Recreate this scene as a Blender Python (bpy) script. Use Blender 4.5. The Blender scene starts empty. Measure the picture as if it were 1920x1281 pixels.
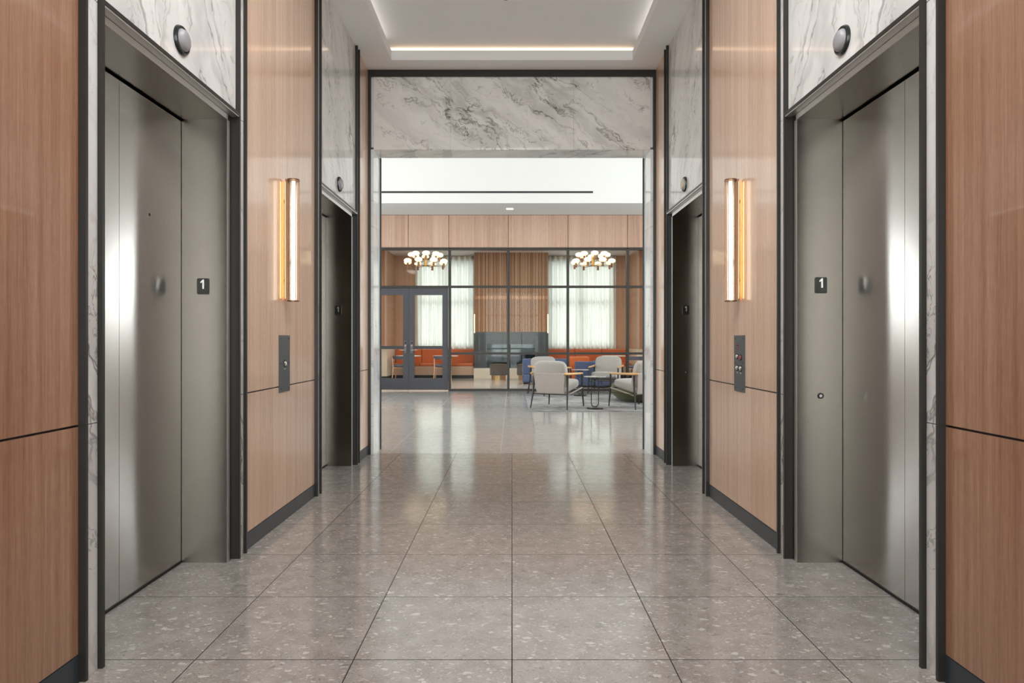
import bpy, bmesh, math, random
from mathutils import Vector, Matrix
PI = math.pi
S = bpy.context.scene
COL = S.collection
random.seed(7)

# ------------------------------------------------------------------ camera, world, lights, exposure
EYE = 1.22
cam_d = bpy.data.cameras.new('camera'); cam_d.sensor_width = 36.0; cam_d.lens = 22.6
cam_d.clip_start = 0.05
cam = bpy.data.objects.new('camera', cam_d); COL.objects.link(cam)
cam.location = (0, 0, EYE); cam.rotation_euler = (PI/2, 0, 0)
S.camera = cam

w = bpy.data.worlds.new('daylight'); S.world = w; w.use_nodes = True
w.node_tree.nodes['Background'].inputs[0].default_value = (0.90, 0.95, 1.0, 1)
w.node_tree.nodes['Background'].inputs[1].default_value = 1.6

S.view_settings.view_transform = 'Standard'; S.view_settings.look = 'None'
S.view_settings.gamma = 1.0; S.view_settings.use_curve_mapping = False
S.view_settings.exposure = 0.16
S.cycles.use_denoising = True
S.cycles.max_bounces = 10; S.cycles.diffuse_bounces = 5; S.cycles.glossy_bounces = 6
S.cycles.transparent_max_bounces = 16
S.cycles.sample_clamp_indirect = 2.5
S.cycles.caustics_reflective = False; S.cycles.caustics_refractive = False

def area(name, loc, direction, sx, sy, power, color):
    d = bpy.data.lights.new(name, 'AREA'); d.shape = 'RECTANGLE'; d.size = sx; d.size_y = sy
    d.energy = power; d.color = color
    o = bpy.data.objects.new(name, d); COL.objects.link(o); o.location = loc
    o.rotation_euler = Vector(direction).to_track_quat('-Z', 'Y').to_euler()
    return o

area('daylight_garden_west', (-5.93, 15.93, 2.7), (0, -1, 0), 1.06, 1.2, 48, (0.92, 0.96, 1.0))
area('daylight_garden_east', (5.93, 15.93, 2.7), (0, -1, 0), 1.06, 1.2, 48, (0.92, 0.96, 1.0))
DAY = (0.95, 0.98, 1.0); NEUTRAL = (1.0, 0.93, 0.85)
# daylight through lobby and lounge windows, then an added entrance fill
area('daylight_lobby_west', (-6.75, 11.4, 3.4), (1, 0, 0), 6.6, 5.4, 385, DAY)
area('daylight_lobby_east', (6.75, 11.4, 3.4), (-1, 0, 0), 6.6, 5.4, 385, DAY)
area('daylight_lounge_west', (-2.27, 22.16, 2.4), (0, -1, 0), 1.9, 2.9, 28, DAY)
area('daylight_lounge_east', (2.40, 22.16, 2.4), (0, -1, 0), 2.1, 2.9, 31, DAY)
area('fill_entrance', (0, -2.72, 2.0), (0, 1, 0), 2.8, 3.6, 170, (0.95, 0.97, 1.0))  # soft fill added behind the camera, not a known window

# ------------------------------------------------------------------ node helpers
class NT:
    def __init__(self, name):
        self.m = bpy.data.materials.new(name); self.m.use_nodes = True
        self.t = self.m.node_tree; self.n = self.t.nodes; self.l = self.t.links
        self.b = self.n['Principled BSDF']; self.out = self.n['Material Output']
    def node(self, typ, ins=None, **props):
        nd = self.n.new(typ)
        for k, v in props.items(): setattr(nd, k, v)
        for k, v in (ins or {}).items(): self.set(nd.inputs[k], v)
        return nd
    def set(self, sock, v):
        if isinstance(v, bpy.types.NodeSocket): self.l.new(v, sock)
        elif isinstance(v, (tuple, list)) and sock.type == 'RGBA' and len(v) == 3: sock.default_value = (*v, 1)
        else: sock.default_value = v
    def P(self, **kw):
        for k, v in kw.items(): self.set(self.b.inputs[k.replace('_', ' ')], v)
    def pos(self): return self.node('ShaderNodeNewGeometry').outputs['Position']
    def objc(self): return self.node('ShaderNodeTexCoord').outputs['Object']
    def map(self, v, scale=(1, 1, 1), rot=(0, 0, 0), loc=(0, 0, 0)):
        return self.node('ShaderNodeMapping', {'Vector': v, 'Scale': scale, 'Rotation': rot, 'Location': loc}).outputs[0]
    def math(self, op, a, b=0.0, c=0.0):
        nd = self.node('ShaderNodeMath', operation=op)
        self.set(nd.inputs[0], a); self.set(nd.inputs[1], b); self.set(nd.inputs[2], c)
        return nd.outputs[0]
    def noise(self, v, scale, detail=3, rough=0.5, dist=0.0, out='Fac'):
        return self.node('ShaderNodeTexNoise', {'Vector': v, 'Scale': scale, 'Detail': detail, 'Roughness': rough, 'Distortion': dist}).outputs[out]
    def ramp(self, f, stops, interp='LINEAR'):
        nd = self.node('ShaderNodeValToRGB', {'Fac': f}); r = nd.color_ramp; r.interpolation = interp
        while len(r.elements) < len(stops): r.elements.new(0.5)
        for e, (p, c) in zip(r.elements, stops):
            e.position = p; e.color = (c, c, c, 1) if isinstance(c, (int, float)) else (*c, 1)
        return nd.outputs[0]
    def mix(self, f, a, b, blend='MIX'):
        nd = self.node('ShaderNodeMix', data_type='RGBA', blend_type=blend)
        self.set(nd.inputs[0], f); self.set(nd.inputs[6], a); self.set(nd.inputs[7], b)
        return nd.outputs[2]
    def maprange(self, f, a, b, c=0.0, d=1.0, smooth=True):
        nd = self.node('ShaderNodeMapRange', interpolation_type='SMOOTHSTEP' if smooth else 'LINEAR')
        for i, v in enumerate((f, a, b, c, d)): self.set(nd.inputs[i], v)
        return nd.outputs[0]
    def bump(self, h, strength=0.2, dist=0.002):
        self.set(self.b.inputs['Normal'], self.node('ShaderNodeBump', {'Height': h, 'Strength': strength, 'Distance': dist}).outputs[0])

def plain(name, col, rough=0.5, metal=0.0, **kw):
    t = NT(name); t.P(Base_Color=col, Roughness=rough, Metallic=metal, **kw); return t.m

def glow(name, col, strength, base=(0.8, 0.8, 0.8)):
    t = NT(name); t.P(Base_Color=base, Emission_Color=col, Emission_Strength=strength, Roughness=0.4); return t.m

def wood_mat(name, c1, c2, axis='y', coat=0.9, coat_r=0.04, leaf=0.17, coat_ior=1.5, leaf_amt=0.10):
    """vertical grain veneer; axis = horizontal direction across the grain"""
    t = NT(name); p = t.pos()
    sc = {'y': (0, 1, 0), 'x': (1, 0, 0)}[axis]
    sep = t.node('ShaderNodeSeparateXYZ', {'Vector': p})
    across = sep.outputs['Y' if axis == 'y' else 'X']; z = sep.outputs['Z']
    cmb = t.node('ShaderNodeCombineXYZ', {'X': across, 'Y': t.math('MULTIPLY', z, 0.035), 'Z': 0.0}).outputs[0]
    cmb2 = t.node('ShaderNodeCombineXYZ', {'X': across, 'Y': t.math('MULTIPLY', z, 0.012), 'Z': 3.0}).outputs[0]
    fine = t.noise(cmb, 170, 3, 0.6)
    mid = t.noise(cmb2, 38, 3, 0.6, 0.4)
    leafs = t.node('ShaderNodeTexWhiteNoise', noise_dimensions='1D', ins=None)
    t.set(leafs.inputs['W'], t.math('FLOOR', t.math('DIVIDE', across, leaf)))
    broad = t.noise(cmb2, 5, 2, 0.5)
    flake = t.noise(t.node('ShaderNodeCombineXYZ', {'X': t.math('MULTIPLY', across, 60), 'Y': t.math('MULTIPLY', z, 26), 'Z': 0.0}).outputs[0], 1.0, 2, 0.6)
    f = t.math('ADD', t.math('MULTIPLY', fine, 0.34), t.math('MULTIPLY', mid, 0.44))
    f = t.math('ADD', f, t.math('MULTIPLY', broad, 0.26))
    f = t.math('ADD', f, t.math('MULTIPLY', t.math('SUBTRACT', leafs.outputs['Value'], 0.5), leaf_amt))
    f = t.math('ADD', f, t.math('MULTIPLY', t.math('SUBTRACT', flake, 0.5), 0.14))
    col = t.ramp(f, [(0.39, c1), (0.66, c2)])
    t.P(Base_Color=col, Roughness=0.42, Coat_Weight=coat, Coat_Roughness=coat_r, Coat_IOR=coat_ior)
    return t.m

def marble_mat(name, plane, tilt, seed=0.0, base=(0.77, 0.76, 0.735), base2=(0.64, 0.635, 0.62), vein=(0.20, 0.185, 0.17), rough=0.06, vscale=1.0):
    """plane 'yz' or 'xz': the slab's own plane; tilt = vein direction"""
    t = NT(name); p = t.pos(); sep = t.node('ShaderNodeSeparateXYZ', {'Vector': p})
    u = sep.outputs['Y' if plane == 'yz' else 'X']; v_ = sep.outputs['Y' if plane == 'xy' else 'Z']
    q = t.node('ShaderNodeCombineXYZ', {'X': u, 'Y': v_, 'Z': seed}).outputs[0]
    q = t.map(q, rot=(0, 0, tilt))
    wob = t.node('ShaderNodeTexNoise', {'Vector': q, 'Scale': 2.2, 'Detail': 4.0, 'Roughness': 0.6}).outputs['Color']
    qd = t.node('ShaderNodeVectorMath', operation='MULTIPLY_ADD')
    t.set(qd.inputs[0], wob); qd.inputs[1].default_value = (0.34, 0.34, 0.0); t.set(qd.inputs[2], q)
    qs = t.map(qd.outputs[0], scale=(0.55*vscale, 2.1*vscale, 1))
    def ridge(v, sc, det, width):
        n = t.noise(v, sc, det, 0.62)
        return t.maprange(t.math('ABSOLUTE', t.math('SUBTRACT', n, 0.5)), 0.0, width, 1.0, 0.0)
    mask = t.maprange(t.noise(qs, 1.1, 2), 0.40, 0.66)
    v1 = t.math('MULTIPLY', ridge(qs, 1.5, 5, 0.022), mask)
    v2 = t.math('MULTIPLY', ridge(t.map(qd.outputs[0], scale=(1.3, 2.6, 1), loc=(3, 1, 0)), 3.2, 5, 0.018), t.maprange(t.noise(qs, 2.0, 2, 0.5, 1.0), 0.46, 0.64))
    v3 = t.math('MULTIPLY', ridge(t.map(qd.outputs[0], scale=(1, 2.2, 1), loc=(7, 4, 0)), 1.2, 3, 0.10), 0.30)
    vv = t.math('MINIMUM', t.math('ADD', t.math('ADD', t.math('MULTIPLY', v1, 0.75), t.math('MULTIPLY', v2, 0.6)), t.math('MULTIPLY', v3, mask)), 1.0)
    cloud = t.maprange(t.noise(qs, 1.7, 4, 0.6, 0.6), 0.35, 0.75)
    col = t.mix(vv, t.mix(cloud, base, base2), vein)
    t.P(Base_Color=col, Roughness=rough, IOR=1.5)
    return t.m

def steel_mat(name, tangent, rough=0.20, aniso=0.92, col=(0.395, 0.368, 0.342)):
    t = NT(name); p = t.pos()
    sep = t.node('ShaderNodeSeparateXYZ', {'Vector': p})
    q = t.node('ShaderNodeCombineXYZ', {'X': t.math('MULTIPLY', sep.outputs['X'], 2.0), 'Y': t.math('MULTIPLY', sep.outputs['Y'], 2.0), 'Z': t.math('MULTIPLY', sep.outputs['Z'], 2.2)}).outputs[0]
    sm = t.noise(q, 1.4, 4, 0.6, 0.5)
    t.P(Base_Color=t.mix(sm, col, tuple(c*1.06 for c in col)), Metallic=1.0, Roughness=rough, Anisotropic=aniso)
    t.set(t.b.inputs['Tangent'], t.node('ShaderNodeCombineXYZ', {'X': tangent[0], 'Y': tangent[1], 'Z': tangent[2]}).outputs[0])
    return t.m

def floor_mat(name, tile, ox, oy, grout, gw, base_a, base_b):
    t = NT(name); p = t.pos(); sep = t.node('ShaderNodeSeparateXYZ', {'Vector': p})
    def dline(c, off):
        f = t.math('FRACT', t.math('DIVIDE', t.math('SUBTRACT', c, off), tile))
        return t.math('MULTIPLY', t.math('MINIMUM', f, t.math('SUBTRACT', 1.0, f)), tile)
    d = t.math('MINIMUM', dline(sep.outputs['X'], ox), dline(sep.outputs['Y'], oy))
    joint = t.math('LESS_THAN', d, gw)
    ix = t.math('FLOOR', t.math('DIVIDE', t.math('SUBTRACT', sep.outputs['X'], ox), tile))
    iy = t.math('FLOOR', t.math('DIVIDE', t.math('SUBTRACT', sep.outputs['Y'], oy), tile))
    tid = t.node('ShaderNodeCombineXYZ', {'X': ix, 'Y': iy, 'Z': 0.0}).outputs[0]
    wn = t.node('ShaderNodeTexWhiteNoise', {'Vector': tid}, noise_dimensions='3D')
    shift = t.node('ShaderNodeVectorMath', operation='MULTIPLY_ADD')
    t.set(shift.inputs[0], wn.outputs['Color']); shift.inputs[1].default_value = (9, 9, 0); t.set(shift.inputs[2], p)
    q = shift.outputs[0]
    wob = t.node('ShaderNodeTexNoise', {'Vector': q, 'Scale': 28.0, 'Detail': 2.0}).outputs['Color']
    qd = t.node('ShaderNodeVectorMath', operation='MULTIPLY_ADD')
    t.set(qd.inputs[0], wob); qd.inputs[1].default_value = (0.045, 0.045, 0.0); t.set(qd.inputs[2], q)
    def chips(scale, frac, size, loc, stretch=(1, 1, 1), rot=0.5):
        v = t.map(qd.outputs[0], scale=stretch, loc=loc, rot=(0, 0, rot))
        vo = t.node('ShaderNodeTexVoronoi', {'Vector': v, 'Scale': scale}, voronoi_dimensions='2D')
        r = t.node('ShaderNodeSeparateColor', {'Color': vo.outputs['Color']})
        on = t.math('LESS_THAN', r.outputs[0], frac)
        rad = t.math('MULTIPLY', t.math('MULTIPLY_ADD', r.outputs[1], 0.7, 0.3), size)
        m = t.maprange(t.math('SUBTRACT', rad, vo.outputs['Distance']), 0.0, 0.06)
        return t.math('MULTIPLY', on, m), r.outputs[2]
    base = t.mix(t.maprange(t.noise(q, 9, 5, 0.65), 0.3, 0.7), base_a, base_b)
    base = t.mix(t.maprange(t.noise(q, 140, 3, 0.7), 0.35, 0.7, 0.0, 0.35), base, (0.45, 0.42, 0.395))
    col = base
    for sc, fr, sz, loc, st, ro, ca, cb, amt in (
        (130, 0.35, 0.42, (1, 2, 0), (1, 1.7, 1), 0.3, (0.52, 0.48, 0.44), (0.40, 0.36, 0.33), 0.6),
        (58, 0.21, 0.42, (5, 1, 0), (1, 2.2, 1), 0.9, (0.16, 0.145, 0.13), (0.22, 0.20, 0.18), 0.6),
        (52, 0.17, 0.40, (3, 7, 0), (1, 2.0, 1), 0.1, (0.62, 0.58, 0.53), (0.50, 0.45, 0.41), 0.65),
        (30, 0.19, 0.42, (8, 3, 0), (1, 2.1, 1), -0.3, (0.66, 0.62, 0.57), (0.50, 0.45, 0.40), 0.66),
        (15, 0.15, 0.36, (2, 9, 0), (1, 2.2, 1), 0.15, (0.66, 0.61, 0.56), (0.20, 0.175, 0.155), 0.62)):
        m, rc = chips(sc, fr, sz, loc, st, ro)
        col = t.mix(t.math('MULTIPLY', m, amt), col, t.mix(t.math('GREATER_THAN', rc, 0.62), ca, cb))
    var = t.math('MULTIPLY_ADD', wn.outputs['Value'], 0.10, 0.95)
    col = t.mix(1.0, col, t.node('ShaderNodeCombineXYZ', {'X': var, 'Y': var, 'Z': var}).outputs[0], 'MULTIPLY')
    col = t.mix(joint, col, grout)
    rn = t.noise(p, 3.0, 3, 0.6)
    t.P(Base_Color=col, Roughness=t.math('MAXIMUM', t.maprange(rn, 0.3, 0.7, 0.10, 0.14), t.math('MULTIPLY', joint, 0.8)), IOR=1.75)
    t.set(t.b.inputs['Specular IOR Level'], t.math('MULTIPLY_ADD', joint, -0.45, 0.5))
    return t.m

def fabric_mat(name, c1, c2, scale=130):
    t = NT(name); p = t.objc()
    n = t.noise(t.map(p, scale=(1, 0.5, 3)), scale, 3, 0.7)
    n2 = t.noise(p, 9, 3)
    col = t.mix(t.maprange(n, 0.3, 0.7), c1, c2)
    t.P(Base_Color=t.mix(t.math('MULTIPLY', n2, 0.25), col, c1), Roughness=0.95, Sheen_Weight=0.15)
    t.bump(n, 0.35, 0.003); return t.m

def sheer_mat(name):
    t = NT(name)
    d = t.node('ShaderNodeBsdfDiffuse', {'Color': (0.84, 0.84, 0.78)})
    tr = t.node('ShaderNodeBsdfTranslucent', {'Color': (0.87, 0.865, 0.80)})
    m = t.node('ShaderNodeMixShader', {0: 0.55, 1: d.outputs[0], 2: tr.outputs[0]})
    t.l.new(m.outputs[0], t.out.inputs[0]); return t.m

def glass_mat(name, tint=(0.94, 0.96, 0.95), ior=1.26, rough=0.0):
    t = NT(name)
    tr = t.node('ShaderNodeBsdfTransparent', {'Color': tint})
    g = t.node('ShaderNodeBsdfGlossy', {'Color': (1, 1, 1), 'Roughness': rough})
    f = t.node('ShaderNodeFresnel', {'IOR': ior})
    m = t.node('ShaderNodeMixShader', {0: f.outputs[0], 1: tr.outputs[0], 2: g.outputs[0]})
    t.l.new(m.outputs[0], t.out.inputs[0]); return t.m

M = {}
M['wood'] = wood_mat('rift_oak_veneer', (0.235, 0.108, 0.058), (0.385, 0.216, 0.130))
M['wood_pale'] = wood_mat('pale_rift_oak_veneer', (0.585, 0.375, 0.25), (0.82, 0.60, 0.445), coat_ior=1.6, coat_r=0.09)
M['wood_x'] = wood_mat('rift_oak_veneer_band', (0.46, 0.28, 0.20), (0.66, 0.47, 0.36), axis='x', coat=0.4, leaf=0.24)
M['wood_flute'] = wood_mat('amber_fluted_veneer', (0.44, 0.22, 0.10), (0.78, 0.49, 0.30), axis='x', coat=0.0, leaf=0.0531, leaf_amt=0.42)
M['wood_lounge'] = wood_mat('walnut_toned_veneer', (0.42, 0.235, 0.145), (0.60, 0.385, 0.26), axis='x', coat=0.3)
M['marble_side'] = marble_mat('veined_marble_side', 'yz', 1.15, 1.0)
M['marble_front'] = marble_mat('veined_marble_front', 'xz', 0.62, 5.0, vein=(0.15, 0.135, 0.12), vscale=1.25, base=(0.84, 0.825, 0.79), base2=(0.70, 0.69, 0.67))
M['marble_soffit'] = marble_mat('veined_marble_soffit', 'xy', 0.4, 3.0)
M['marble_pale'] = marble_mat('pale_marble', 'yz', 1.2, 9.0, base=(0.78, 0.785, 0.77), base2=(0.68, 0.69, 0.69), vein=(0.36, 0.36, 0.36))
M['steel_v'] = steel_mat('brushed_steel_door', (0, 0, 1))
M['steel_jamb_dim'] = steel_mat('brushed_steel_jamb_dim', (0, 0, 1), rough=0.25, col=(0.245, 0.223, 0.198))  # same steel as the doors, colour darkened to imitate dim reflections
M['steel_soffit'] = steel_mat('brushed_steel_soffit', (0, 1, 0), rough=0.22, aniso=0.3, col=(0.46, 0.44, 0.41))
M['steel_edge'] = plain('satin_steel_edge', (0.74, 0.73, 0.71), 0.42, 1.0)
M['bronze'] = plain('dark_bronze_metal', (0.040, 0.037, 0.034), 0.36, 0.5)
M['bronze_edge'] = plain('bronze_bright_edge', (0.55, 0.56, 0.57), 0.25, 0.9)
M['base'] = plain('charcoal_base_paint', (0.026, 0.033, 0.040), 0.38)
M['black'] = plain('matt_black', (0.012, 0.012, 0.012), 0.6)
M['black_gloss'] = plain('black_enamel', (0.014, 0.016, 0.015), 0.25)
M['charcoal_panel'] = plain('charcoal_anodised', (0.075, 0.082, 0.090), 0.42, 0.5)
M['silver'] = plain('satin_silver', (0.72, 0.71, 0.68), 0.25, 1.0)
M['plate_metal'] = plain('dull_nickel_plate', (0.20, 0.20, 0.205), 0.4, 0.8)
M['white_paint'] = plain('white_ceiling_paint', (0.84, 0.835, 0.825), 0.85)
M['tray_paint'] = plain('tray_ceiling_paint', (0.83, 0.84, 0.855), 0.85)
M['lobby_paint'] = plain('lobby_white_paint', (0.84, 0.84, 0.83), 0.85)
M['soffit_paint'] = plain('soffit_paint', (0.70, 0.70, 0.70), 0.8)
M['floor_c'] = floor_mat('terrazzo_corridor', 0.607, 0.0, 2.464, (0.022, 0.020, 0.019), 0.0021, (0.262, 0.232, 0.208), (0.368, 0.333, 0.305))
M['floor_l'] = floor_mat('terrazzo_lobby', 1.22, -0.125, 8.1, (0.40, 0.38, 0.36), 0.0022, (0.42, 0.405, 0.385), (0.52, 0.505, 0.485))
M['glass'] = glass_mat('clear_glass', ior=1.17)
M['ribbed_glass'] = glass_mat('ribbed_sconce_glass', (1.0, 0.93, 0.84), 1.6, 0.05)
M['mullion'] = plain('dark_bronze_mullion', (0.055, 0.052, 0.048), 0.45, 0.4)
M['door_paint'] = plain('graphite_door_paint', (0.075, 0.078, 0.092), 0.45, 0.2)
M['brass'] = plain('satin_brass', (0.62, 0.40, 0.17), 0.3, 1.0)
M['aged_brass'] = plain('aged_brass', (0.25, 0.145, 0.085), 0.35, 0.9)
M['oak'] = plain('oiled_oak', (0.62, 0.36, 0.15), 0.45)
M['beech'] = plain('pale_beech', (0.66, 0.42, 0.28), 0.5)
M['grey_fabric'] = fabric_mat('oatmeal_grey_weave', (0.30, 0.28, 0.26), (0.52, 0.495, 0.465))
M['sling_fabric'] = fabric_mat('taupe_grey_weave', (0.35, 0.31, 0.285), (0.53, 0.475, 0.44))
M['blue_fabric'] = fabric_mat('navy_blue_weave', (0.042, 0.064, 0.145), (0.085, 0.12, 0.235))
M['slate_fabric'] = fabric_mat('slate_weave', (0.06, 0.07, 0.10), (0.11, 0.12, 0.16))
M['olive'] = fabric_mat('olive_velvet', (0.045, 0.052, 0.010), (0.090, 0.098, 0.024))
M['brown_velvet'] = fabric_mat('brown_velvet', (0.045, 0.032, 0.022), (0.10, 0.075, 0.055))
M['orange'] = plain('rust_orange_leather', (0.50, 0.115, 0.03), 0.38)
M['pink_wood'] = plain('blush_plinth', (0.52, 0.36, 0.27), 0.5)
M['groove'] = plain('dark_groove_wood', (0.10, 0.05, 0.028), 0.6)
M['cream'] = plain('cream_stone', (0.70, 0.64, 0.53), 0.35)
M['dark_stone'] = plain('charcoal_stone', (0.045, 0.048, 0.050), 0.25)
M['firebox_glass'] = plain('smoked_firebox_glass', (0.008, 0.016, 0.016), 0.03)
M['smoked'] = plain('smoked_table_top', (0.30, 0.29, 0.265), 0.12)
M['sheer'] = sheer_mat('sheer_curtain')
M['globe'] = glow('opal_globe_light', (1.0, 0.72, 0.40), 1.35)
M['led_warm'] = glow('warm_led_tape', (1.0, 0.68, 0.42), 1.35)
M['led_cove'] = glow('neutral_led_tape', (1.0, 0.91, 0.82), 2.3)
M['led_amber'] = glow('amber_led_tape', (1.0, 0.42, 0.10), 10.0)
M['tube_light'] = glow('warm_white_tube', (1.0, 0.84, 0.66), 1.9)
M['down_light'] = glow('downlight_lens', (1.0, 0.95, 0.9), 2.6)
M['panel_fill'] = glow('fill_panel_diffuser', (0.97, 0.98, 1.0), 10.0)
M['lounge_fill'] = glow('lounge_fill_diffuser', (1.0, 0.92, 0.84), 19.0)
M['lens_grey'] = plain('grey_lantern_lens', (0.30, 0.30, 0.31), 0.35)
M['lens_warm'] = plain('pale_lantern_lens', (0.52, 0.44, 0.35), 0.4)
M['red_mark'] = glow('red_indicator', (1.0, 0.10, 0.10), 0.08, (0.35, 0.05, 0.06))
def rug_mat():
    t = NT('grey_rug_pile'); p = t.pos()
    n = t.noise(p, 3.2, 5, 0.7, 0.8); n2 = t.noise(p, 60, 3, 0.7)
    col = t.mix(t.maprange(n, 0.36, 0.62), (0.15, 0.155, 0.165), (0.37, 0.37, 0.38))
    t.P(Base_Color=t.mix(t.math('MULTIPLY', n2, 0.5), col, (0.28, 0.275, 0.27)), Roughness=1.0); t.bump(n2, 0.5, 0.004)
    return t.m
M['rug'] = rug_mat()

# ------------------------------------------------------------------ mesh helpers
class MB:
    def __init__(self): self.bm = bmesh.new()
    def box(self, x0, x1, y0, y1, z0, z1, bevel=0.0):
        b = bmesh.new(); bmesh.ops.create_cube(b, size=1.0)
        sx, sy, sz = abs(x1-x0), abs(y1-y0), abs(z1-z0)
        for v in b.verts:
            v.co = Vector(((x0+x1)/2 + v.co.x*sx, (y0+y1)/2 + v.co.y*sy, (z0+z1)/2 + v.co.z*sz))
        if bevel: bmesh.ops.bevel(b, geom=list(b.edges), offset=bevel, segments=2, affect='EDGES', profile=0.6)
        self._add(b); return self
    def _add(self, b, mat=None):
        if mat is not None: bmesh.ops.transform(b, matrix=mat, verts=b.verts)
        tmp = bpy.data.meshes.new('tmp'); b.to_mesh(tmp); b.free(); self.bm.from_mesh(tmp); bpy.data.meshes.remove(tmp)
    def cyl(self, p0, p1, r0, r1=None, seg=20, caps=True):
        p0, p1 = Vector(p0), Vector(p1); r1 = r0 if r1 is None else r1
        b = bmesh.new(); d = (p1-p0)
        bmesh.ops.create_cone(b, cap_ends=caps, segments=seg, radius1=r0, radius2=r1, depth=d.length)
        self._add(b, Matrix.Translation((p0+p1)/2) @ d.to_track_quat('Z', 'Y').to_matrix().to_4x4()); return self
    def tube(self, pts, r, seg=10, closed=False):
        pts = [Vector(p) for p in pts]; n = len(pts); rings = []; bm = self.bm
        rs = r if isinstance(r, (list, tuple)) else [r]*n
        up = None
        for i, p in enumerate(pts):
            a = pts[i-1] if (i > 0 or closed) else p; c = pts[(i+1) % n] if (i < n-1 or closed) else p
            t = (c-a).normalized()
            if up is None:
                up = Vector((0, 0, 1)) if abs(t.z) < 0.9 else Vector((1, 0, 0))
            side = t.cross(up).normalized(); up = side.cross(t).normalized()
            rings.append([bm.verts.new(p + rs[i]*(side*math.cos(2*PI*k/seg) + up*math.sin(2*PI*k/seg))) for k in range(seg)])
        for i in range(n if closed else n-1):
            A, B = rings[i], rings[(i+1) % n]
            for k in range(seg): bm.faces.new((A[k], A[(k+1) % seg], B[(k+1) % seg], B[k]))
        if not closed: bm.faces.new(list(reversed(rings[0]))); bm.faces.new(rings[-1])
        return self
    def lathe(self, prof, center=(0, 0, 0), seg=32, axis='z'):
        bm = self.bm; c = Vector(center); rings = []
        def pt(r, h, a):
            x, y = r*math.cos(a), r*math.sin(a)
            return c + (Vector((x, y, h)) if axis == 'z' else Vector((h, x, y)) if axis == 'x' else Vector((x, h, y)))
        for r, h in prof:
            rings.append([bm.verts.new(pt(0, h, 0))] if r < 1e-6 else [bm.verts.new(pt(r, h, 2*PI*k/seg)) for k in range(seg)])
        for A, B in zip(rings, rings[1:]):
            for k in range(seg):
                k2 = (k+1) % seg
                f = [A[0], B[k2], B[k]] if len(A) == 1 else [A[k], A[k2], B[0]] if len(B) == 1 else [A[k], A[k2], B[k2], B[k]]
                try: bm.faces.new(f)
                except ValueError: pass
        return self
    def prism(self, poly, axis, a0, a1):
        """poly: 2D points; axis 'x' -> points are (y,z); 'y' -> (x,z); 'z' -> (x,y)"""
        bm = self.bm
        def p3(q, a): return {'x': (a, q[0], q[1]), 'y': (q[0], a, q[1]), 'z': (q[0], q[1], a)}[axis]
        A = [bm.verts.new(p3(q, a0)) for q in poly]; B = [bm.verts.new(p3(q, a1)) for q in poly]
        n = len(poly)
        bm.faces.new(A); bm.faces.new(list(reversed(B)))
        for k in range(n): bm.faces.new((A[k], B[k], B[(k+1) % n], A[(k+1) % n]))
        return self
    def cushion(self, w, d, h, mat=None, puff=0.35, n=10, corner=4.0):
        """soft pillow block centred on the origin"""
        b = bmesh.new(); bmesh.ops.create_cube(b, size=2.0)
        bmesh.ops.subdivide_edges(b, edges=list(b.edges), cuts=n, use_grid_fill=True)
        for v in b.verts:
            x, y, z = v.co
            k = (abs(x)**corner + abs(y)**corner + abs(z)**corner)**(1/corner)
            m = max(abs(x), abs(y), abs(z)); s = m/k
            x, y, z = x*s, y*s, z*s
            bul = 1 + puff*(1-x*x)*(1-y*y)*0.5
            v.co = Vector((x*w/2, y*d/2, z*h/2*bul/(1+puff*0.25)))
        self._add(b, mat); return self
    def build(self, name, mat, parent=None, smooth=None, sub=0):
        bmesh.ops.recalc_face_normals(self.bm, faces=self.bm.faces)
        me = bpy.data.meshes.new(name)
        if parent is not None:
            off = Vector((0, 0, 0)); q = parent
            while q is not None: off += q.location; q = q.parent
            if parent.get('_local') is None: bmesh.ops.translate(self.bm, verts=self.bm.verts, vec=-off)
        self.bm.to_mesh(me); self.bm.free()
        me.materials.append(mat)
        o = bpy.data.objects.new(name, me); COL.objects.link(o)
        if parent is not None: o.parent = parent
        if smooth is not None:
            for p in me.polygons: p.use_smooth = True
            if smooth < 180:
                me.attributes  # keep hard edges by angle
                bm = bmesh.new(); bm.from_mesh(me)
                for e in bm.edges:
                    if len(e.link_faces) == 2 and e.calc_face_angle(0) > math.radians(smooth): e.smooth = False
                bm.to_mesh(me); bm.free()
        if sub:
            md = o.modifiers.new('sub', 'SUBSURF'); md.levels = sub; md.render_levels = sub
        return o

def box(x0, x1, y0, y1, z0, z1, bevel=0.0): return MB().box(x0, x1, y0, y1, z0, z1, bevel)
def empty(name, loc=(0, 0, 0)):
    o = bpy.data.objects.new(name, None); o.empty_display_size = 0.1; COL.objects.link(o); o.location = loc; return o
def thing(name, label, cat, loc=(0, 0, 0), group=None):
    return tag(empty(name, loc), label, cat, group)
def tag(o, label, cat, group=None, kind=None):
    o['label'] = label; o['category'] = cat
    if group: o['group'] = group
    if kind: o['kind'] = kind
    return o
def struct(o, label=None, cat=None):
    o['kind'] = 'structure'
    if label: o['label'] = label
    if cat: o['category'] = cat
    return o
def dup(root, loc=None, rotz=None, label=None, parent=None):
    r = root.copy(); COL.objects.link(r)
    if parent is not None: r.parent = parent
    if loc is not None: r.location = loc
    if rotz is not None: r.rotation_euler = (0, 0, rotz)
    if label: r['label'] = label
    for ch in list(root.children): dup(ch, parent=r)
    return r

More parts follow.
